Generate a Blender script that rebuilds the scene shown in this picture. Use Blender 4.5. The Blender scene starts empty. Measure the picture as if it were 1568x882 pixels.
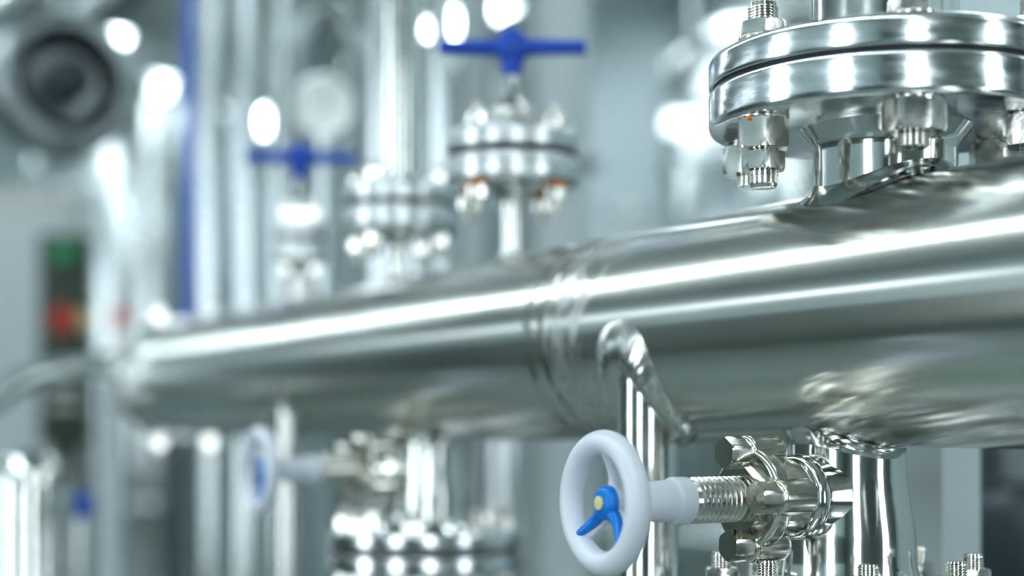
import bpy, bmesh, math, random
from mathutils import Matrix, Vector
random.seed(4)
EZ=1.5                       # camera height above the floor
YAW=math.atan(0.5613)        # camera is turned this much from the pipe direction
CY,SY=math.cos(YAW),math.sin(YAW)
def W(r,d,h=0.0):
    """metres right / forward / up of the tripod -> room coordinates"""
    return Vector((SY*d+CY*r, CY*d-SY*r, EZ+h))
PX,PZ,PR=0.8093,EZ+0.084,0.1  # main pipe axis and radius
YS=1.205                      # position of the butt weld along the pipe

# ------------------------------------------------------------ materials
def newmat(name):
    m=bpy.data.materials.new(name); m.use_nodes=True
    nt=m.node_tree; return m,nt,nt.nodes['Principled BSDF']
def ramp(nt,fac,stops):
    n=nt.nodes.new('ShaderNodeValToRGB'); e=n.color_ramp.elements
    while len(e)<len(stops): e.new(0.5)
    for i,(p,c) in enumerate(stops):
        e[i].position=p; e[i].color=(c if isinstance(c,tuple) else (c,c,c))+(1,)
    nt.links.new(fac,n.inputs['Fac']); return n
def steel(name,col=(.72,.73,.71),r0=.12,r1=.22,scale=(30,30,30),bump=.02,nscale=1.0,metal=1.0):
    m,nt,b=newmat(name)
    tc=nt.nodes.new('ShaderNodeTexCoord'); mp=nt.nodes.new('ShaderNodeMapping')
    mp.inputs['Scale'].default_value=scale
    nt.links.new(tc.outputs['Object'],mp.inputs['Vector'])
    n=nt.nodes.new('ShaderNodeTexNoise'); n.inputs['Scale'].default_value=nscale; n.inputs['Detail'].default_value=5
    nt.links.new(mp.outputs[0],n.inputs['Vector'])
    rr=ramp(nt,n.outputs['Fac'],[(.3,r0),(.7,r1)])
    nt.links.new(rr.outputs['Color'],b.inputs['Roughness'])
    cc=ramp(nt,n.outputs['Fac'],[(.2,tuple(c*.88 for c in col)),(.75,col)])
    nt.links.new(cc.outputs['Color'],b.inputs['Base Color'])
    b.inputs['Metallic'].default_value=metal
    bp=nt.nodes.new('ShaderNodeBump'); bp.inputs['Strength'].default_value=bump; bp.inputs['Distance'].default_value=.01
    nt.links.new(n.outputs['Fac'],bp.inputs['Height']); nt.links.new(bp.outputs[0],b.inputs['Normal'])
    return m
def paint(name,col,rough=.4,var=.9,scale=12,metal=0,coat=0):
    m,nt,b=newmat(name)
    tc=nt.nodes.new('ShaderNodeTexCoord')
    n=nt.nodes.new('ShaderNodeTexNoise'); n.inputs['Scale'].default_value=scale; n.inputs['Detail'].default_value=4
    nt.links.new(tc.outputs['Object'],n.inputs['Vector'])
    cc=ramp(nt,n.outputs['Fac'],[(.3,tuple(c*var for c in col)),(.7,col)])
    nt.links.new(cc.outputs['Color'],b.inputs['Base Color'])
    b.inputs['Roughness'].default_value=rough; b.inputs['Metallic'].default_value=metal
    b.inputs['Coat Weight'].default_value=coat
    return m
def emit(name,col,s):
    m,nt,b=newmat(name)
    b.inputs['Base Color'].default_value=col+(1,)
    b.inputs['Emission Color'].default_value=col+(1,); b.inputs['Emission Strength'].default_value=s
    return m
STEEL=steel('polished_stainless',r0=.09,r1=.19)
STEELW=steel('wavy_polished_stainless',r0=.08,r1=.16,scale=(9,9,5),bump=.07,nscale=1.2)
MACH=steel('machined_stainless',col=(.72,.75,.76),r0=.12,r1=.24,scale=(40,40,160),bump=.03)
MACH2=steel('satin_flange_stainless',col=(.68,.71,.72),r0=.25,r1=.36,scale=(40,40,160),bump=.03)
BOLT=steel('bolt_stainless',col=(.76,.75,.71),r0=.12,r1=.26,scale=(80,80,80),bump=.04)
BRASSY=steel('nickel_fitting',col=(.76,.745,.69),r0=.10,r1=.22,scale=(50,50,50),bump=.03)
WELD=steel('weld_bead',col=(.70,.71,.68),r0=.14,r1=.30,scale=(40,40,40),bump=.08)
BGST=steel('background_stainless',col=(.82,.86,.87),r0=.12,r1=.22,scale=(5,5,2))
DARKST=steel('dull_stainless',col=(.38,.42,.43),r0=.25,r1=.4,scale=(5,5,2))
GASK=paint('black_gasket',(.015,.02,.025),.5)
WHITE=paint('white_handwheel_plastic',(.70,.73,.80),.36,.94,25)
BLUE=paint('blue_plastic',(.0,.20,.66),.32)
DBLUE=paint('blue_enamel',(.010,.075,.46),.35)
YEL=paint('yellow_plastic',(.72,.66,.34),.35)
ORNG=paint('orange_washer',(.75,.27,.07),.45)
RED=paint('red_plastic',(.55,.05,.03),.35)
LGREY=paint('light_grey_cladding',(.56,.62,.64),.45,.93,3)
MBLUE=paint('blue_hose_rubber',(.09,.18,.60),.4)
CAB=paint('cabinet_grey_paint',(.56,.58,.56),.4,.95,2)
DPAN=paint('dark_green_panel',(.06,.085,.06),.4,.8,8)
DARK=paint('dark_slate_paint',(.05,.07,.085),.4,.7,6)
GRN=paint('green_indicator',(.02,.42,.16),.3)

# main pipe material : heat tint and brushed band round the butt weld
m,nt,b=newmat('main_pipe_stainless'); PIPEMAT=m
L=nt.links.new
tc=nt.nodes.new('ShaderNodeTexCoord'); sep=nt.nodes.new('ShaderNodeSeparateXYZ'); L(tc.outputs['Object'],sep.inputs[0])
def mapn(scale,nscale,det=5,dist=0):
    mp=nt.nodes.new('ShaderNodeMapping'); mp.inputs['Scale'].default_value=scale; L(tc.outputs['Object'],mp.inputs['Vector'])
    n=nt.nodes.new('ShaderNodeTexNoise'); n.inputs['Scale'].default_value=nscale; n.inputs['Detail'].default_value=det
    n.inputs['Distortion'].default_value=dist
    L(mp.outputs[0],n.inputs['Vector']); return n.outputs['Fac']
def mth(op,a,bb=None,c=None,clamp=False):
    n=nt.nodes.new('ShaderNodeMath'); n.operation=op; n.use_clamp=clamp
    for i,v in enumerate([a,bb,c]):
        if v is None: continue
        if isinstance(v,(int,float)): n.inputs[i].default_value=v
        else: L(v,n.inputs[i])
    return n.outputs[0]
yy=sep.outputs['Z']          # local z runs along the pipe, local origin at the weld
nbig=mapn((12,12,3),1.0); nwave=mapn((14,14,14),1.0,4); nfine=mapn((60,60,700),1.0,3)
ndrip=mapn((26,26,60),1.0,5,.8)
wob=mth('MULTIPLY_ADD',nwave,.034,-.017)
yw=mth('ADD',yy,wob)
def band(c,w,soft,src=None):
    d=mth('ABSOLUTE',mth('SUBTRACT',src or yw,c))
    return mth('SUBTRACT',1,mth('DIVIDE',mth('SUBTRACT',d,w),soft,None,True),None,True)
def cl(x): return mth('MAXIMUM',mth('MINIMUM',x,1),0)
stain=mth('MAXIMUM',cl(band(.002,.0025,.005)),cl(band(.030,.003,.006)))
stain=mth('MULTIPLY',stain,mth('MULTIPLY',cl(mth('MULTIPLY_ADD',ndrip,6,-2.3)),.85))
brush=mth('MULTIPLY',cl(band(-.045,.022,.02)),cl(mth('MULTIPLY_ADD',ndrip,5,-2.0)))
seam=cl(band(0.0,.0010,.0010,yy))
mixc=nt.nodes.new('ShaderNodeMix'); mixc.data_type='RGBA'
base=ramp(nt,nbig,[(.3,(.65,.655,.62)),(.7,(.75,.76,.73))])
L(base.outputs[0],mixc.inputs[6]); mixc.inputs[7].default_value=(.12,.13,.08,1); L(stain,mixc.inputs[0])
L(mixc.outputs[2],b.inputs['Base Color']); b.inputs['Metallic'].default_value=1
r=mth('MULTIPLY_ADD',nbig,.14,.09)
r=mth('ADD',r,mth('MULTIPLY',nfine,.05))
r=mth('ADD',r,mth('MULTIPLY',brush,.16))
r=mth('ADD',r,mth('MULTIPLY',stain,.15)); L(r,b.inputs['Roughness'])
hgt=mth('ADD',mth('MULTIPLY',nbig,.15),mth('MULTIPLY',seam,.006))
hgt=mth('ADD',hgt,mth('MULTIPLY',nfine,.015))
bp=nt.nodes.new('ShaderNodeBump'); bp.inputs['Strength'].default_value=.12; bp.inputs['Distance'].default_value=.006
L(hgt,bp.inputs['Height']); L(bp.outputs[0],b.inputs['Normal'])
tg=nt.nodes.new('ShaderNodeTangent'); tg.direction_type='RADIAL'; tg.axis='Z'
L(tg.outputs[0],b.inputs['Tangent']); b.inputs['Anisotropic'].default_value=.75; b.inputs['Anisotropic Rotation'].default_value=.25

# ------------------------------------------------------------ builders
COL=bpy.context.scene.collection
def group(name,loc):
    e=bpy.data.objects.new(name,None); e.location=loc; e.empty_display_size=.05; COL.objects.link(e); return e
def add(name,me,mat,M=Matrix(),parent=None,smooth=True,ang=35):
    me.materials.append(mat)
    if smooth:
        for p in me.polygons: p.use_smooth=True
        me.set_sharp_from_angle(angle=math.radians(ang))
    o=bpy.data.objects.new(name,me); COL.objects.link(o)
    if parent:
        o.parent=parent; o.matrix_basis=Matrix.Translation(-parent.location)@M
    else: o.matrix_basis=M
    return o
def rnd(prof,rad):
    if not rad: return prof
    P=[Vector((a,b_)) for a,b_ in prof]; out=[P[0]]
    for i in range(1,len(P)-1):
        a,b_,c=P[i-1],P[i],P[i+1]; v1=a-b_; v2=c-b_
        if v1.length<1e-6 or v2.length<1e-6: out.append(b_); continue
        k=min(rad,v1.length*.45,v2.length*.45)
        s=b_+v1.normalized()*k; e=b_+v2.normalized()*k
        for t in (0,.33,.67,1): out.append(s*(1-t)**2+b_*2*t*(1-t)+e*t*t)
    out.append(P[-1]); return [(max(v.x,0),v.y) for v in out]
def lathe(name,prof,mat,M=Matrix(),parent=None,seg=64,rad=.0015,ang=35):
    prof=rnd(prof,rad); bm=bmesh.new(); rings=[]
    for r_,z in prof:
        if r_<1e-6: rings.append([bm.verts.new((0,0,z))])
        else: rings.append([bm.verts.new((r_*math.cos(2*math.pi*i/seg),r_*math.sin(2*math.pi*i/seg),z)) for i in range(seg)])
    for a,b_ in zip(rings,rings[1:]):
        for i in range(seg):
            j=(i+1)%seg
            if len(a)==1 and len(b_)==1: continue
            if len(a)==1: bm.faces.new((a[0],b_[i],b_[j]))
            elif len(b_)==1: bm.faces.new((a[i],a[j],b_[0]))
            else: bm.faces.new((a[i],a[j],b_[j],b_[i]))
    bmesh.ops.recalc_face_normals(bm,faces=bm.faces)
    me=bpy.data.meshes.new(name); bm.to_mesh(me); bm.free()
    return add(name,me,mat,M,parent,ang=ang)
def T(v): return Matrix.Translation(Vector(v))
ALONG_Y=Matrix.Rotation(math.radians(-90),4,'X')
ALONG_NX=Matrix.Rotation(math.radians(-90),4,'Y')
def box(name,size,mat,M=Matrix(),parent=None,bev=.004):
    bm=bmesh.new(); bmesh.ops.create_cube(bm,size=1)
    for v in bm.verts: v.co=Vector((v.co.x*size[0],v.co.y*size[1],v.co.z*size[2]))
    if bev: bmesh.ops.bevel(bm,geom=bm.edges[:]+bm.verts[:],offset=bev,segments=2,affect='EDGES',profile=.6)
    me=bpy.data.meshes.new(name); bm.to_mesh(me); bm.free(); return add(name,me,mat,M,parent)
def hexnut(name,af,h,mat,M,parent,sides=6,bore=None):
    """chamfered hex nut, base at z=0"""
    bm=bmesh.new(); Rc=af/2/math.cos(math.pi/sides); n=sides*8; rings=[]
    for z,cr in ((0,.93),(h*.12,1.2),(h*.88,1.2),(h,.93)):
        ring=[]
        for i in range(n):
            a=2*math.pi*i/n; k=(a%(2*math.pi/sides))-math.pi/sides
            rr=af/2/math.cos(k); rr=min(rr,Rc*cr)
            ring.append(bm.verts.new((rr*math.cos(a),rr*math.sin(a),z)))
        rings.append(ring)
    for a,b_ in zip(rings,rings[1:]):
        for i in range(n):
            j=(i+1)%n; bm.faces.new((a[i],a[j],b_[j],b_[i]))
    bm.faces.new(rings[0][::-1]); bm.faces.new(rings[-1])
    me=bpy.data.meshes.new(name); bm.to_mesh(me); bm.free(); return add(name,me,mat,M,parent,ang=25)
def thread(name,r_,z0,z1,pitch,mat,M,parent,seg=32):
    prof=[(0,z0),(r_*.86,z0)]; z=z0+pitch*.3
    while z+pitch<z1-pitch*.2:
        prof+=[(r_*.88,z),(r_,z+pitch*.3),(r_,z+pitch*.55),(r_*.88,z+pitch*.85)]; z+=pitch
    prof+=[(r_*.86,z1),(0,z1)]
    return lathe(name,prof,mat,M,parent,seg,rad=0)
def catmull(P,n=10):
    P=[Vector(p) for p in P]; Q=[P[0]*2-P[1]]+P+[P[-1]*2-P[-2]]; out=[]
    for i in range(1,len(Q)-2):
        p0,p1,p2,p3=Q[i-1:i+3]
        for k in range(n):
            t=k/n; out.append(.5*((2*p1)+(p2-p0)*t+(2*p0-5*p1+4*p2-p3)*t*t+(3*p1-p0-3*p2+p3)*t**3))
    out.append(P[-1]); return out
def sweep(name,pts,r_,mat,parent=None,seg=32,smoothn=10,closed=False):
    P=catmull(pts,smoothn) if smoothn else [Vector(p) for p in pts]
    org=parent.location if parent else Vector(P[0]); org=Vector(org)
    bm=bmesh.new(); rings=[]; u=None
    rf=r_ if callable(r_) else (lambda t:r_)
    for i,p in enumerate(P):
        if closed: t=(P[(i+1)%len(P)]-P[i-1]).normalized()
        else: t=(P[min(i+1,len(P)-1)]-P[max(i-1,0)]).normalized()
        if u is None: u=t.orthogonal().normalized()
        u=(u-t*u.dot(t)).normalized(); v=t.cross(u); rr=rf(i/(len(P)-1))
        rings.append([bm.verts.new(p-org+(u*math.cos(2*math.pi*k/seg)+v*math.sin(2*math.pi*k/seg))*rr) for k in range(seg)])
    prs=list(zip(rings,rings[1:]))
    for a,b_ in prs:
        for i in range(seg):
            j=(i+1)%seg; bm.faces.new((a[i],a[j],b_[j],b_[i]))
    bm.faces.new(rings[0][::-1]); bm.faces.new(rings[-1])
    bmesh.ops.recalc_face_normals(bm,faces=bm.faces)
    me=bpy.data.meshes.new(name); bm.to_mesh(me); bm.free(); return add(name,me,mat,T(org),parent,ang=50)
def torus(name,R_,r_,mat,M,parent,seg=96,ms=24,flat=1.0):
    bm=bmesh.new(); rings=[]
    for i in range(seg):
        a=2*math.pi*i/seg
        rings.append([bm.verts.new(((R_+r_*math.cos(2*math.pi*k/ms))*math.cos(a),(R_+r_*math.cos(2*math.pi*k/ms))*math.sin(a),r_*flat*math.sin(2*math.pi*k/ms))) for k in range(ms)])
    for i in range(seg):
        a,b_=rings[i],rings[(i+1)%seg]
        for k in range(ms):
            j=(k+1)%ms; bm.faces.new((a[k],b_[k],b_[j],a[j]))
    bmesh.ops.recalc_face_normals(bm,faces=bm.faces)
    me=bpy.data.meshes.new(name); bm.to_mesh(me); bm.free(); return add(name,me,mat,M,parent,ang=180)
def saddle(name,xc,yc,r_,up,wfun,hgt,bulge,mat,parent,n=120,lumps=0):
    """weld collar blending a vertical tube (axis xc,yc) into the main pipe"""
    sg=1 if up else -1; J=[]; S=[]
    for i in range(n):
        f=2*math.pi*i/n; x=xc+r_*math.cos(f); y=yc+r_*math.sin(f)
        px=max(-PR*.9999,min(PR*.9999,x-PX)); z=sg*math.sqrt(PR*PR-px*px)
        a=math.atan2(px,z*sg)        # 0 = crown of pipe
        J.append(Vector((x,y,PZ+z))); S.append((PR*a,y,f))
    cu=sum(s[0] for s in S)/n; cy=sum(s[1] for s in S)/n
    bm=bmesh.new(); rings=[]
    for i in range(n):
        u,y,f=S[i]; d=Vector((u-cu,y-cy)); 
        un,yn,_=S[(i+1)%n]; up_,yp,_=S[i-1]; nn=Vector((yn-yp,-(un-up_))); 
        if nn.dot(d)<0: nn=-nn
        nn.normalize(); w=wfun(f)
        uo=u+nn.x*w; yo=y+nn.y*w; a=uo/PR
        O=Vector((PX+PR*math.sin(a)*1.0,yo,PZ+sg*PR*math.cos(a)))
        No=Vector((math.sin(a),0,sg*math.cos(a)))
        O2=O-No*.001
        I=J[i]+Vector((0,0,sg*hgt))-Vector((math.cos(f),math.sin(f),0))*.0006
        am=(u+nn.x*w*.5)/PR
        Nm=Vector((math.sin(am),0,sg*math.cos(am)))+Vector((math.cos(f),math.sin(f),0)); Nm.normalize()
        k=bulge*(1+lumps*math.sin(f*38))
        C=J[i]+Nm*k
        rings.append([bm.verts.new(O2*(1-t)**2+C*2*t*(1-t)+I*t*t-parent.location) for t in [q/10 for q in range(11)]])
    for i in range(n):
        a,b_=rings[i],rings[(i+1)%n]
        for k in range(10): bm.faces.new((a[k],a[k+1],b_[k+1],b_[k]))
    bmesh.ops.recalc_face_normals(bm,faces=bm.faces)
    me=bpy.data.meshes.new(name); bm.to_mesh(me); bm.free(); return add(name,me,mat,T(parent.location),parent,ang=60)

# ------------------------------------------------------------ main pipe
g=group('main_process_pipe',(PX,YS,PZ))
YE=2.66
lathe('pipe_shell',[(PR,-2.98-YS)]+[(PR,-2+.25*i) for i in range(0,13)]+[(PR,YE-YS)],PIPEMAT,T((PX,YS,PZ))@ALONG_Y,g,seg=192,rad=0)
lathe('butt_weld_bead',[(PR-.001,-.003),(PR+.0002,-.0015),(PR+.0004,0),(PR+.0002,.0015),(PR-.001,.003)],PIPEMAT,T((PX,YS,PZ))@ALONG_Y,g,seg=192,rad=0)
ce=T((PX,YE,PZ))@ALONG_Y
lathe('end_flange_ring',[(PR-.01,-.012),(.112,-.012),(.112,.010),(PR-.01,.010)],MACH,ce,g,rad=.003)
lathe('end_gasket',[(.09,.010),(.113,.010),(.113,.018),(.09,.018)],GASK,ce,g)
lathe('end_cap',[(.112,.018),(.113,.034),(.098,.040),(.09,.062),(.065,.088),(.03,.104),(0,.108)],STEEL,ce,g,rad=.004)
for i in range(8):
    a=math.radians(22.5+45*i)
    hexnut('end_clamp_nut_%d'%i,.026,.03,BOLT,T((PX+.122*math.cos(a),YE-.013,PZ+.122*math.sin(a)))@ALONG_Y,g)

sweep('curved_outlet_pipe',[(PX,YE+.112,PZ),(PX-.01,YE+.15,PZ+.012),(PX-.07,YE+.19,PZ+.032),(PX-.17,YE+.20,PZ+.022),(PX-.27,YE+.19,PZ-.02),(PX-.37,YE+.18,PZ-.12),(PX-.42,YE+.18,PZ-.30),(PX-.43,YE+.18,.01)],.023,BGST)

# ------------------------------------------------------------ big flanged nozzle
FY=.8605
g=group('flanged_nozzle',(PX,FY,PZ+.1))
c=T((PX,FY,0))
z0=EZ+.2253
lathe('nozzle_neck',[(.054,PZ+.06),(.054,z0-.014),(.060,z0-.006),(.066,z0+.001)],STEELW,c,g,seg=96,rad=.006)
saddle('neck_weld_fillet',PX,FY,.054,True,lambda f:.016,.016,.0005,STEEL,g,lumps=0)
lathe('lower_flange',[(.03,z0),(.1315,z0),(.1335,z0+.004),(.1335,z0+.0275),(.1325,z0+.0295),(.03,z0+.0295)],MACH,c,g,seg=160,rad=.002)
lathe('gasket',[(.03,z0+.0295),(.1305,z0+.0295),(.1305,z0+.0330),(.03,z0+.0330)],GASK,c,g,seg=128,rad=0)
lathe('upper_flange',[(.03,z0+.0330),(.1325,z0+.0330),(.1335,z0+.0350),(.1335,z0+.052),(.131,z0+.0555),(.03,z0+.0555)],MACH,c,g,seg=160,rad=.002)
lathe('riser_pipe',[(.064,z0+.055),(.055,z0+.068),(.055,3.9)],STEEL,c,g,seg=96,rad=.006)
lathe('flange_hub',[(.05,z0+.055),(.075,z0+.055),(.072,z0+.063),(.05,z0+.065)],STEEL,c,g,seg=96,rad=.002)
for i in range(6):
    a=math.radians(206+60*i)-YAW
    x,y=PX+.1125*math.cos(a),FY+.1125*math.sin(a)
    rot=Matrix.Rotation(a+.35*i,4,'Z')
    zb=z0-.044 if i==0 else z0-.034
    thread('stud_%d'%i,.0112,zb,z0+.083,.0021,BOLT,T((x,y,0)),g)
    hexnut('nut_lower_%d'%i,.035 if i==0 else .038,.022,BOLT,T((x,y,z0-.0235))@rot,g)
    lathe('washer_lower_%d'%i,[(.008,z0-.002),(.019,z0-.002),(.019,z0),(.008,z0)],BOLT,T((x,y,0)),g,rad=.0005)
    if i==0:
        hexnut('jam_nut_%d'%i,.030,.013,BOLT,T((x,y,z0-.039))@rot,g)
        lathe('stud_tip_%d'%i,[(0,z0-.052),(.009,z0-.052),(.0105,z0-.049),(.0105,z0-.040)],BOLT,T((x,y,0)),g,rad=.0006)
        box('orange_tag',(.004,.003,.003),ORNG,T((x-.0175,y-.006,z0-.003)),g,.0008)
    lathe('washer_upper_%d'%i,[(.008,z0+.0555),(.018,z0+.0555),(.018,z0+.058),(.008,z0+.058)],BOLT,T((x,y,0)),g,rad=.0005)
    hexnut('nut_upper_%d'%i,.031,.011,BOLT,T((x,y,z0+.058))@rot,g)

# ------------------------------------------------------------ branch drop pipes welded to the pipe flank
def branch(yc,r_,xc,k=1.0):
    g=group('branch_drop_pipe',(xc,yc,EZ))
    lathe('drop_tube',[(r_,0.01),(r_,PZ-.0)],STEEL,T((xc,yc,0)),g,seg=64,rad=0)
    saddle('saddle_weld_collar',xc,yc,r_,False,lambda f:(.018+.021*max(0,-math.cos(f))**2)*k,.012*k,.018*k,WELD,g,n=240,lumps=.02)
    lathe('floor_rosette',[(r_,0.0),(r_*2.2,0.0),(r_*2.2,.008),(r_,.014)],STEEL,T((xc,yc,0)),g)
branch(1.077,.0262,.7395)
branch(1.931,.0156,.735,.6)

# ------------------------------------------------------------ bottom bodies with hand wheel valves
def bottom_body(yc):
    g=group('bottom_outlet_fitting',(PX,yc,EZ-.06))
    c=T((PX,yc,0)); e=EZ
    lathe('outlet_barrel',[(.046,e+.03),(.046,e-.04),(.049,e-.060),(.053,e-.085),(.053,e-.105),(.056,e-.118),(.062,e-.126)],STEELW,c,g,seg=96,rad=.012)
    saddle('outlet_weld_flare',PX,yc,.046,False,lambda f:.013,.012,.0015,STEEL,g)
    lathe('outlet_flange_upper',[(.04,e-.125),(.117,e-.125),(.119,e-.128),(.119,e-.147),(.04,e-.149)],MACH,c,g,seg=128,rad=.002)
    lathe('outlet_gasket',[(.04,e-.149),(.115,e-.149),(.115,e-.153),(.04,e-.153)],GASK,c,g,rad=0)
    lathe('outlet_flange_lower',[(.04,e-.153),(.119,e-.153),(.119,e-.174),(.117,e-.177),(.04,e-.177)],MACH,c,g,seg=128,rad=.002)
    lathe('outlet_leg',[(.048,e-.177),(.048,.01)],STEEL,c,g,seg=64,rad=0)
    for i in range(8):
        a=math.radians(12+45*i); x,y=PX+.098*math.cos(a),yc+.098*math.sin(a)
        thread('stud_%d'%i,.008,e-.21,e-.100,.002,BOLT,T((x,y,0)),g,seg=24)
        hexnut('nut_upper_%d'%i,.024,.013,BOLT,T((x,y,e-.125)),g)
        hexnut('nut_lower_%d'%i,.024,.013,BOLT,T((x,y,e-.191)),g)
bottom_body(.903); bottom_body(1.66)

def wheel_valve(yc,xw,zc,rot=0):
    g=group('handwheel_valve',(xw,yc,zc))
    # local +z points to -X (towards the operator), local x is up; local z=0 at the wheel plane
    M=T((xw,yc,zc))@ALONG_NX@Matrix.Rotation(rot,4,'Z')
    L_=PX-xw
    torus('wheel_rim',.0430,.0088,WHITE,M,g,flat=1.05)
    lathe('wheel_hub',[(0,.000),(.010,.000),(.0125,-.004),(.0125,-.018),(.0145,-.038),(.0155,-.056),(.0175,-.058),(.0175,-.071),(0,-.071)],WHITE,M,g,rad=.002)
    for k,deg in enumerate((0,134,226)):
        a=math.radians(deg); d=Vector((math.cos(a),math.sin(a),0))
        pts=[M@(d*.008+Vector((0,0,-.010))),M@(d*.022+Vector((0,0,-.008))),M@(d*.040+Vector((0,0,-.001)))]
        sweep('wheel_spoke_%d'%k,pts,lambda t:.0062-.0012*math.sin(t*3.14),WHITE,g,seg=16)
    lathe('blue_cap',[(.0122,-.010),(.0125,-.001),(.010,.003),(0,.0045)],BLUE,M,g,rad=.002)
    lathe('yellow_index_dot',[(.0050,.003),(.0050,.0055),(0,.0060)],YEL,M,g,rad=.0005)
    for k,deg in enumerate((134,226)):
        a=math.radians(deg); d=Vector((math.cos(a),math.sin(a),0))
        pts=[M@(d*.008+Vector((0,0,-.003))),M@(d*.020+Vector((0,0,-.003))),M@(d*.037+Vector((0,0,.003)))]
        sweep('blue_spoke_cover_%d'%k,pts,lambda t:.0055-.0024*t,BLUE,g,seg=16)
    thread('threaded_spindle',.0172,-.118,-.070,.0046,BOLT,M,g,seg=48)
    hexnut('bonnet_nut',.050,.022,BRASSY,M@T((0,0,-.139)),g)
    lathe('bonnet_flange',[(.015,-.125),(.036,-.125),(.0385,-.128),(.0385,-.138),(.036,-.141),(.015,-.141)],BRASSY,M,g,rad=.003)
    for k in range(4):
        a=math.radians(90*k+8); d=Vector((math.cos(a),math.sin(a),0))*.0345
        hexnut('bonnet_bolt_head_%d'%k,.021,.018,BRASSY,M@T((d.x,d.y,-.125)),g)
        lathe('bonnet_bolt_lug_%d'%k,[(.0,-.158),(.012,-.158),(.0135,-.155),(.0135,-.127),(.012,-.125),(0,-.125)],BRASSY,M@T((d.x,d.y,0)),g,rad=.002,seg=32)
    hexnut('union_nut',.056,.024,BRASSY,M@T((0,0,-.168))@Matrix.Rotation(.3,4,'Z'),g,sides=8)
    lathe('clamp_ring',[(.025,-.182),(.031,-.182),(.033,-.178),(.033,-.173),(.031,-.169),(.025,-.168)],STEEL,M,g,rad=.002)
    lathe('side_socket',[(.028,-.165),(.027,-.185),(.030,-L_+.03)],STEELW,M,g,rad=.004)
wheel_valve(.893,.5757,EZ-.0545,math.radians(-4))
wheel_valve(1.66,.597,EZ-.052,math.radians(50))

# ------------------------------------------------------------ blue bar handle valves on top
def bar_valve(name,yc,kind='valve',ang=-YAW,dz=0,washers=True,rf=.0735):
    g=group(name,(PX,yc,PZ+PR)); c=T((PX,yc,0)); e=EZ+dz; k=rf/.0735
    lathe('valve_neck',[(.0135,PZ+.08),(.0135,e+.245),(.02,e+.262)],STEEL,c,g,rad=.003)
    saddle('neck_weld',PX,yc,.0135,True,lambda f:.009,.008,.001,STEEL,g)
    lathe('valve_flange_lower',[(.01,e+.262),(.070*k,e+.262),(.0735*k,e+.266),(.0735*k,e+.292),(.01,e+.294)],MACH2,c,g,seg=96,rad=.003)
    lathe('valve_gasket',[(.01,e+.294),(.071*k,e+.294),(.071*k,e+.298),(.01,e+.298)],GASK,c,g,rad=0)
    lathe('valve_flange_upper',[(.01,e+.298),(.0735*k,e+.298),(.0735*k,e+.318),(.070*k,e+.322),(.01,e+.322)],MACH2,c,g,seg=96,rad=.003)
    for i in range(4):
        a=math.radians(45+90*i+(8 if kind=='valve' else 20))-YAW; x,y=PX+.060*k*math.cos(a),yc+.060*k*math.sin(a)
        thread('stud_%d'%i,.0065*k,e+.228,e+.345,.002,BOLT,T((x,y,0)),g,seg=20)
        hexnut('nut_top_%d'%i,.022*k,.012,BOLT,T((x,y,e+.323)),g)
        hexnut('nut_bottom_%d'%i,.022*k,.013,BOLT,T((x,y,e+.243)),g)
        if washers: lathe('orange_washer_%d'%i,[(.006,e+.2575),(.0108,e+.2575),(.0108,e+.2615),(.006,e+.2615)],ORNG,T((x,y,0)),g,rad=0)
    if kind=='valve':
        lathe('bonnet',[(.034*k,e+.322),(.034*k,e+.330),(.024,e+.334),(.024,e+.345),(.020,e+.352),(.013,e+.356),(.0095,e+.362)],STEEL,c,g,rad=.002)
        lathe('bonnet_hex',[(.030,e+.322),(.030,e+.34),(.02,e+.345)],BOLT,c,g,seg=6,rad=.001)
        lathe('spindle',[(.0095,e+.350),(.0088,e+.388),(0,e+.388)],STEEL,c,g,rad=.001)
        lathe('handle_socket',[(.0085,e+.384),(.011,e+.388),(.0125,e+.402),(.016,e+.408),(.0175,e+.418),(.0165,e+.430),(.009,e+.436),(0,e+.437)],DBLUE,c,g,rad=.003)
        d=Vector((math.cos(ang),math.sin(ang),0)); cc_=Vector((PX,yc,e+.4165))
        for sgn in (1,-1):
            sweep('handle_bar_%s'%('a' if sgn>0 else 'b'),[cc_+d*sgn*.008,cc_+d*sgn*.03,cc_+d*sgn*.06,cc_+d*sgn*.078,cc_+d*sgn*.0805],lambda t:(.0098-.0035*t if t<.5 else .0080) if t<.97 else .005,DBLUE,g,seg=24)
        n=Vector((d.y,-d.x,0)); 
        if n.y>0: n=-n
        lathe('handle_boss',[(.018,-.016),(.018,.008),(.014,.014),(0,.015)],DBLUE,T(cc_)@n.to_track_quat('Z','Y').to_matrix().to_4x4(),g,rad=.003)
    else:
        lathe('riser',[(.028,e+.322),(.024,e+.334),(.024,e+.40),(.024,3.9)],STEEL,c,g,rad=.003)
bar_valve('bar_handle_valve',1.442)
bar_valve('flanged_riser',1.735,'riser',dz=-.018,washers=False)
bar_valve('bar_handle_valve',2.078,'valve',-YAW+.15,dz=-.022,washers=False,rf=.036)

# ------------------------------------------------------------ pipe support behind the pipe
g=group('pipe_support_post',(1.06,1.05,.8))
box('square_post',(.052,.052,EZ+.13),LGREY,T((1.06,1.05,(EZ+.13)/2)),g)
box('post_foot',(.14,.14,.012),LGREY,T((1.06,1.05,.006)),g)
box('support_arm',(.14,.05,.03),LGREY,T((.985,1.05,EZ+.10)),g)

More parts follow.
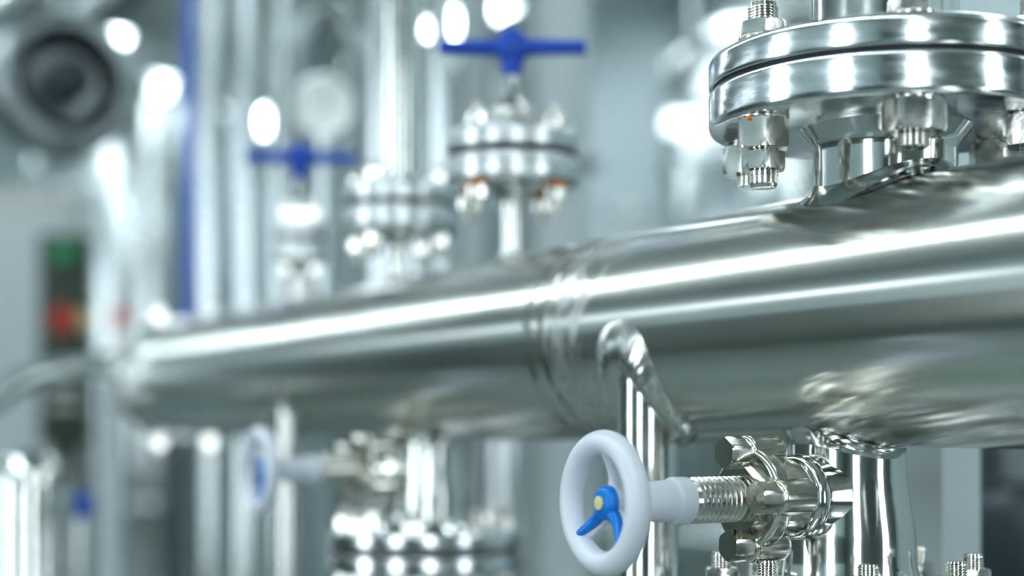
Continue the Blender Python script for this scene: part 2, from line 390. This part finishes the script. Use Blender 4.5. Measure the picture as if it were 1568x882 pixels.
# ------------------------------------------------------------ background vertical pipes (second manifold behind)
def vpipe(name,r,d,rad,mat,h0=-EZ,h1=2.45,coll=True):
    p=W(r,d); g=group(name,(p.x,p.y,EZ+(h0+h1)/2))
    lathe('tube',[(rad,EZ+h0),(rad,EZ+h1)],mat,T((p.x,p.y,0)),g,seg=48,rad=0)
    if coll:
        for h in (h0+.004,h1-.03,.55,1.3):
            lathe('collar_%d'%int(h*100),[(rad*.9,EZ+h),(rad*1.35,EZ+h),(rad*1.35,EZ+h+.02),(rad*.9,EZ+h+.02)],mat,T((p.x,p.y,0)),g,seg=48)
vpipe('blue_hose_riser',-.623,2.9,.0115,MBLUE,.10,2.45,False)
vpipe('vertical_steel_pipe',-.5335,3.0,.027,BGST,coll=False)
vpipe('vertical_steel_pipe',-.666,3.3,.027,BGST,coll=False)
vpipe('vertical_steel_pipe',-.554,3.6,.03,BGST,coll=False)
vpipe('vertical_steel_pipe',-.225,2.6,.025,BGST,coll=False)
vpipe('vertical_steel_pipe',-.185,2.85,.018,BGST,coll=False)
vpipe('vertical_steel_pipe',-.109,2.3,.015,BGST,.0,2.45,coll=False)
vpipe('vertical_steel_pipe',-.075,3.1,.036,DARKST)
vpipe('insulated_column',.0946,3.2,.072,LGREY)
vpipe('vertical_steel_pipe',.30,3.9,.05,BGST,-EZ,.25)
vpipe('vertical_steel_pipe',-.02,3.7,.05,BGST,-EZ,.25)

# ------------------------------------------------------------ round blower with diagonal ducts, top left
p=W(-1.04,3.5,.80); g=group('duct_blower',p)
Mv=T(p)@(-(Vector((p.x,p.y,0)).normalized())+Vector((.25,0,.0))).to_track_quat('Z','Y').to_matrix().to_4x4()
lathe('blower_housing',[(0,-.14),(.15,-.13),(.17,-.10),(.17,.0),(.16,.03),(.12,.035),(.11,.0),(.09,-.03),(0,-.03)],DARKST,Mv,g,rad=.012)
lathe('blower_motor',[(.050,-.03),(.050,.06),(.036,.08),(0,.085)],DARK,Mv,g,rad=.006)
lathe('blower_hanger_rod',[(.01,.12),(.01,3.98-p.z)],BGST,T(p+Vector((0,.1,0))),g,rad=0)
B=Vector((0,.35,0))
sweep('diagonal_duct',[W(-1.45,3.5,.75)+B,W(-1.18,3.5,.86)+B,W(-.95,3.5,1.0)+B,W(-.55,3.5,1.35)+B],.06,DARKST)
sweep('diagonal_steel_pipe',[W(-1.4,2.75,.58),W(-.95,2.75,.76),W(-.68,2.75,1.02),W(-.5,2.75,1.5)],.020,BGST)

sweep('u_bend_pipe',[W(-.49,3.45,-1.4),W(-.49,3.45,.6),W(-.49,3.45,.84),W(-.46,3.45,.93),W(-.42,3.45,.96),W(-.38,3.45,.93),W(-.35,3.45,.84),W(-.35,3.45,.6),W(-.35,3.45,-1.4)],.028,DARKST)
p=W(-.345,2.75,.585); g=group('pressure_gauge',p)
Mv=T(p)@(-(Vector((p.x,p.y,0)).normalized())).to_track_quat('Z','Y').to_matrix().to_4x4()
lathe('gauge_case',[(0,-.03),(.055,-.03),(.058,0),(.056,.012),(.050,.012),(.050,.004)],BGST,Mv,g)
lathe('gauge_dial',[(.051,.004),(0,.004)],paint('gauge_white',(.88,.90,.88),.25),Mv,g,rad=0)
box('gauge_needle',(.003,.036,.002),DARK,Mv@T((.006,.010,.006)),g,0)
sweep('gauge_tail',[p+Vector((0,.0,-.05)),p+Vector((0,.0,-.2)),p+Vector((0,0,-.58))],.012,BGST,g)

# ------------------------------------------------------------ control cabinet left
yaw=Matrix.Rotation(-.35,4,'Z')
p=W(-1.78,5.1,-.35); g=group('control_cabinet',p); M=T(p)@yaw
box('cabinet_body',(.6,.35,2.2),CAB,M@T((0,.1,.05)),g,.01)
box('cabinet_door',(.54,.02,2.0),LGREY,M@T((0,-.085,.05)),g,.006)
box('cabinet_plinth',(.56,.3,.1),DARK,M@T((0,.1,-1.10)),g,.004)
lathe('door_handle',[(.012,-.08),(.012,.08)],BGST,M@T((.22,-.12,.0)),g)
p=W(-1.365,4.6,.26); g=group('operator_panel',p); M=T(p)@yaw
box('panel_box',(.15,.10,.64),DPAN,M,g,.01)
box('panel_leg',(.08,.06,1.43),DPAN,M@T((0,.0,-1.035)),g,.006)
Mf=M@Matrix.Rotation(math.radians(90),4,'X')
lathe('green_lamp',[(.030,.045),(.030,.06),(.018,.072),(0,.076)],GRN,Mf@T((0,.26,0)),g)
lathe('red_stop_button',[(.03,.045),(.03,.06),(.04,.062),(.04,.08),(0,.085)],RED,Mf@T((.0,.06,0)),g)
lathe('yellow_button_ring',[(.03,.045),(.03,.058),(0,.058)],YEL,Mf@T((.055,.06,0)),g)
for q in range(3): box('label_%d'%q,(.09,.003,.02),CAB,M@T((0,-.051,-.1-.05*q)),g,.001)
p=W(-1.20,4.6,.33); g=group('warning_lamp',p); lathe('orange_lens',[(0,-.03),(.028,-.03),(.028,.02),(.015,.035),(0,.036)],RED,T(p),g); lathe('lamp_post',[(.008,-p.z),(.008,-.03)],BGST,T(p),g)

# steel dome vessel bottom left
p=W(-.80,2.5,-.0); g=group('dome_top_vessel',p)
prof=[(0,-.04),(.02,-.042),(.044,-.052),(.060,-.072),(.068,-.10),(.0695,-.14),(.0695,-.35),(.082,-.36),(.082,-.39),(.0695,-.40),(.0695,-1.49)]
lathe('vessel_shell',prof,STEELW,T(p),g,rad=.004)
vpipe('vertical_painted_pipe',-.84,3.15,.027,LGREY,-EZ,.1,False)
p=W(-.86,3.0,-.16); g=group('blue_ball_valve',p)
lathe('valve_ball',[(0,-.03),(.024,-.02),(.028,0),(.024,.02),(0,.03)],DBLUE,T(p),g,rad=.006); lathe('valve_stub',[(.012,-1.33),(.012,-.02)],BGST,T(p),g)

# large background vessels
def tank(r,d,rad,h0,h1,mat=BGST):
    p=W(r,d); g=group('storage_tank',(p.x,p.y,EZ+h0))
    z0=EZ+h0; z1=EZ+h1
    lathe('tank_shell',[(0,z0-.12),(rad*.5,z0-.10),(rad*.9,z0-.04),(rad,z0+.05),(rad,z1-.05),(rad*.9,z1+.05),(rad*.5,z1+.11),(0,z1+.13)],mat,T((p.x,p.y,0)),g,seg=96,rad=.03)
    for h in (.2,.5,.8):
        z=z0+(z1-z0)*h; lathe('tank_band_%d'%int(h*10),[(rad,z),(rad+.015,z),(rad+.015,z+.05),(rad,z+.05)],mat,T((p.x,p.y,0)),g,seg=96)
    for k in range(3):
        a=k*2.1+.4; lathe('tank_leg_%d'%k,[(.04,0),(.04,z0+.05)],mat,T((p.x+rad*.75*math.cos(a),p.y+rad*.75*math.sin(a),0)),g)
tank(.95,5.2,.42,-.9,1.3); tank(-.25,6.4,.5,-.9,1.5,DARKST); tank(2.0,5.0,.45,-.9,.35,DARKST); tank(-1.9,7.5,.5,-.9,1.6)
p=W(.98,2.6,-.22); g=group('pump_motor',p); Mv=T(p)@Matrix.Rotation(math.radians(90),4,'Y')
lathe('motor_body',[(0,-.22),(.09,-.21),(.11,-.18),(.11,.18),(.09,.2),(.03,.21),(0,.21)],DARK,Mv,g,rad=.01)
for k in range(12): lathe('cooling_fin_%d'%k,[(.10,-.16+k*.027),(.125,-.16+k*.027),(.125,-.155+k*.027),(.10,-.155+k*.027)],DARK,Mv,g,rad=.001)
box('motor_stand',(.3,.18,1.17),DARK,T(p)@T((0,0,-.695)),g,.01)
def hpipe(name,a,b_,rad,mat):
    sweep(name,[a,(a+b_)/2,b_],rad,mat,smoothn=2)
hpipe('horizontal_header_pipe',Vector((2.75,-2.9,EZ-.35)),Vector((2.75,4.3,EZ-.35)),.05,BGST)
hpipe('horizontal_header_pipe',Vector((2.75,-2.9,EZ-.62)),Vector((2.75,4.3,EZ-.62)),.07,DARKST)
hpipe('overhead_pipe',Vector((4.6,-2.9,EZ+1.0)),Vector((4.6,11.8,EZ+1.0)),.09,LGREY)
hpipe('overhead_pipe',Vector((4.6,-2.9,EZ+.72)),Vector((4.6,11.8,EZ+.72)),.06,BGST)
for y in (1.2,4.6,7,9.5):
    box('roof_beam',(7.9,.14,.22),LGREY,T((1,y,EZ+2.38)),None,.01)
for k in range(3):
    sweep('wall_brace',[Vector((4.85,2+k*1.5,EZ+1.9)),Vector((4.85,3.2+k*1.5,EZ+.6)),],.05,LGREY,smoothn=0)

# ------------------------------------------------------------ room
WALL=paint('wall_pale_paint',(.58,.67,.69),.6,.96,1.5)
WALLD=paint('wall_green_grey_dado',(.14,.18,.165),.5,.95,1.5)
FLR=paint('floor_epoxy',(.24,.29,.27),.25,.9,2)
CEI=paint('ceiling_paint',(.58,.62,.60),.7,.95,1)
X0,X1,Y0,Y1,H=-3,5,-3,12,4.0
def slab(n,a,b_,mat): 
    a=Vector(a);b_=Vector(b_); return box(n,b_-a,mat,T((a+b_)/2),None,0)
slab('floor',(X0,Y0,-.1),(X1,Y1,0),FLR); slab('ceiling',(X0,Y0,H),(X1,Y1,H+.1),CEI)
slab('wall_back',(X0,Y1,0),(X1,Y1+.1,H),WALL); slab('wall_front',(X0,Y0-.1,0),(X1,Y0,H),WALLD)
slab('wall_right',(X1,Y0,0),(X1+.1,Y1,H),WALL); slab('wall_left',(X0-.1,Y0,0),(X0,Y1,H),WALL)
slab('trim_left_dado',(X0,Y0+.01,0),(X0+.02,Y1-.01,1.95),WALLD)
PANE=emit('daylight_frosted_pane',(.85,.95,1.0),1.7)
PANE2=emit('bright_daylight_frosted_pane',(.88,.96,1.0),5.5)
wn=0
def window(cx,cy,cz,w,h,axis,mat):
    global wn; wn+=1
    g=group('window_%d'%wn,(cx,cy,cz)); R_=Matrix.Rotation(math.radians(90 if axis=='y' else 0),4,'Z'); M=T((cx,cy,cz))@R_
    box('pane',(w,.02,h),mat,M,g,0)
    for s in (-1,1):
        box('frame_rail_%d'%(s+1),(w+.1,.06,.05),LGREY,M@T((0,0,s*h/2)),g,.004)
        box('frame_stile_%d'%(s+1),(.05,.06,h+.05),LGREY,M@T((s*w/2,0,0)),g,.004)
    box('mullion',(.03,.05,h),LGREY,M,g,.003)
for i in range(3): window(X0+.03,5.2+i*2.4,2.9,2.1,.42,'y',PANE)
for y in (-.6,2.3): window(X0+.05,y,1.9,.8,2.4,'y',PANE2)
for x in (-.9,2.6): window(x,Y0+.05,1.9,.8,2.4,'x',PANE2)
LAMP=emit('fluorescent_diffuser',(.86,.97,1.0),15.0)
LAMP2=emit('hanging_lamp_glass',(.88,.97,1.0),2.5)
def fixture(x,y,L_,w=.18,z=H-.16):
    g=group('ceiling_light_fixture',(x,y,z)); box('housing',(w+.06,L_+.04,.06),LGREY,T((x,y,z+.04)),g,.005)
    box('diffuser',(w,L_,.03),LAMP,T((x,y,z)),g,.005)
    for q in (-.4,.4): lathe('hanger_%d'%int(q*10+5),[(.006,z+.07),(.006,H)],BGST,T((x,y+q*L_,0)),g,seg=12,rad=0)
for i in range(8):
    fixture(-.70,-2.1+i*1.85,1.80,z=H-.30)
for i in range(5):
    fixture(2.3,-1.8+i*2.9,1.6,.2); fixture(4.0,-1.0+i*2.9,1.4,.2)
p=W(.53,4.4,.885); g=group('hanging_lamp',p)
box('lamp_body',(.17,.08,.055),LAMP2,T(p)@Matrix.Rotation(-.5,4,'Z'),g,.02); box('lamp_reflector',(.21,.12,.03),LGREY,T(p)@Matrix.Rotation(-.5,4,'Z')@T((0,0,.045)),g,.008)
lathe('lamp_rod',[(.008,.05),(.008,H-p.z)],BGST,T(p),g,rad=0)

w=bpy.data.worlds.new('world'); bpy.context.scene.world=w; w.use_nodes=True
bg=w.node_tree.nodes['Background']; bg.inputs[0].default_value=(.75,.88,.95,1); bg.inputs[1].default_value=.6
vs=bpy.context.scene.view_settings
vs.view_transform='Standard'; vs.exposure=-.08
try: vs.look='Medium High Contrast'
except Exception: pass

cam=bpy.data.cameras.new('camera'); co=bpy.data.objects.new('camera',cam); COL.objects.link(co)
co.location=(0,0,EZ); co.rotation_euler=(math.radians(90),0,-YAW)
cam.lens=36*2300/1568; cam.sensor_width=36; cam.shift_y=(652-441)/1568
cam.clip_start=.02
cam.dof.use_dof=True; cam.dof.focus_distance=1.12; cam.dof.aperture_fstop=1.8
bpy.context.scene.camera=co
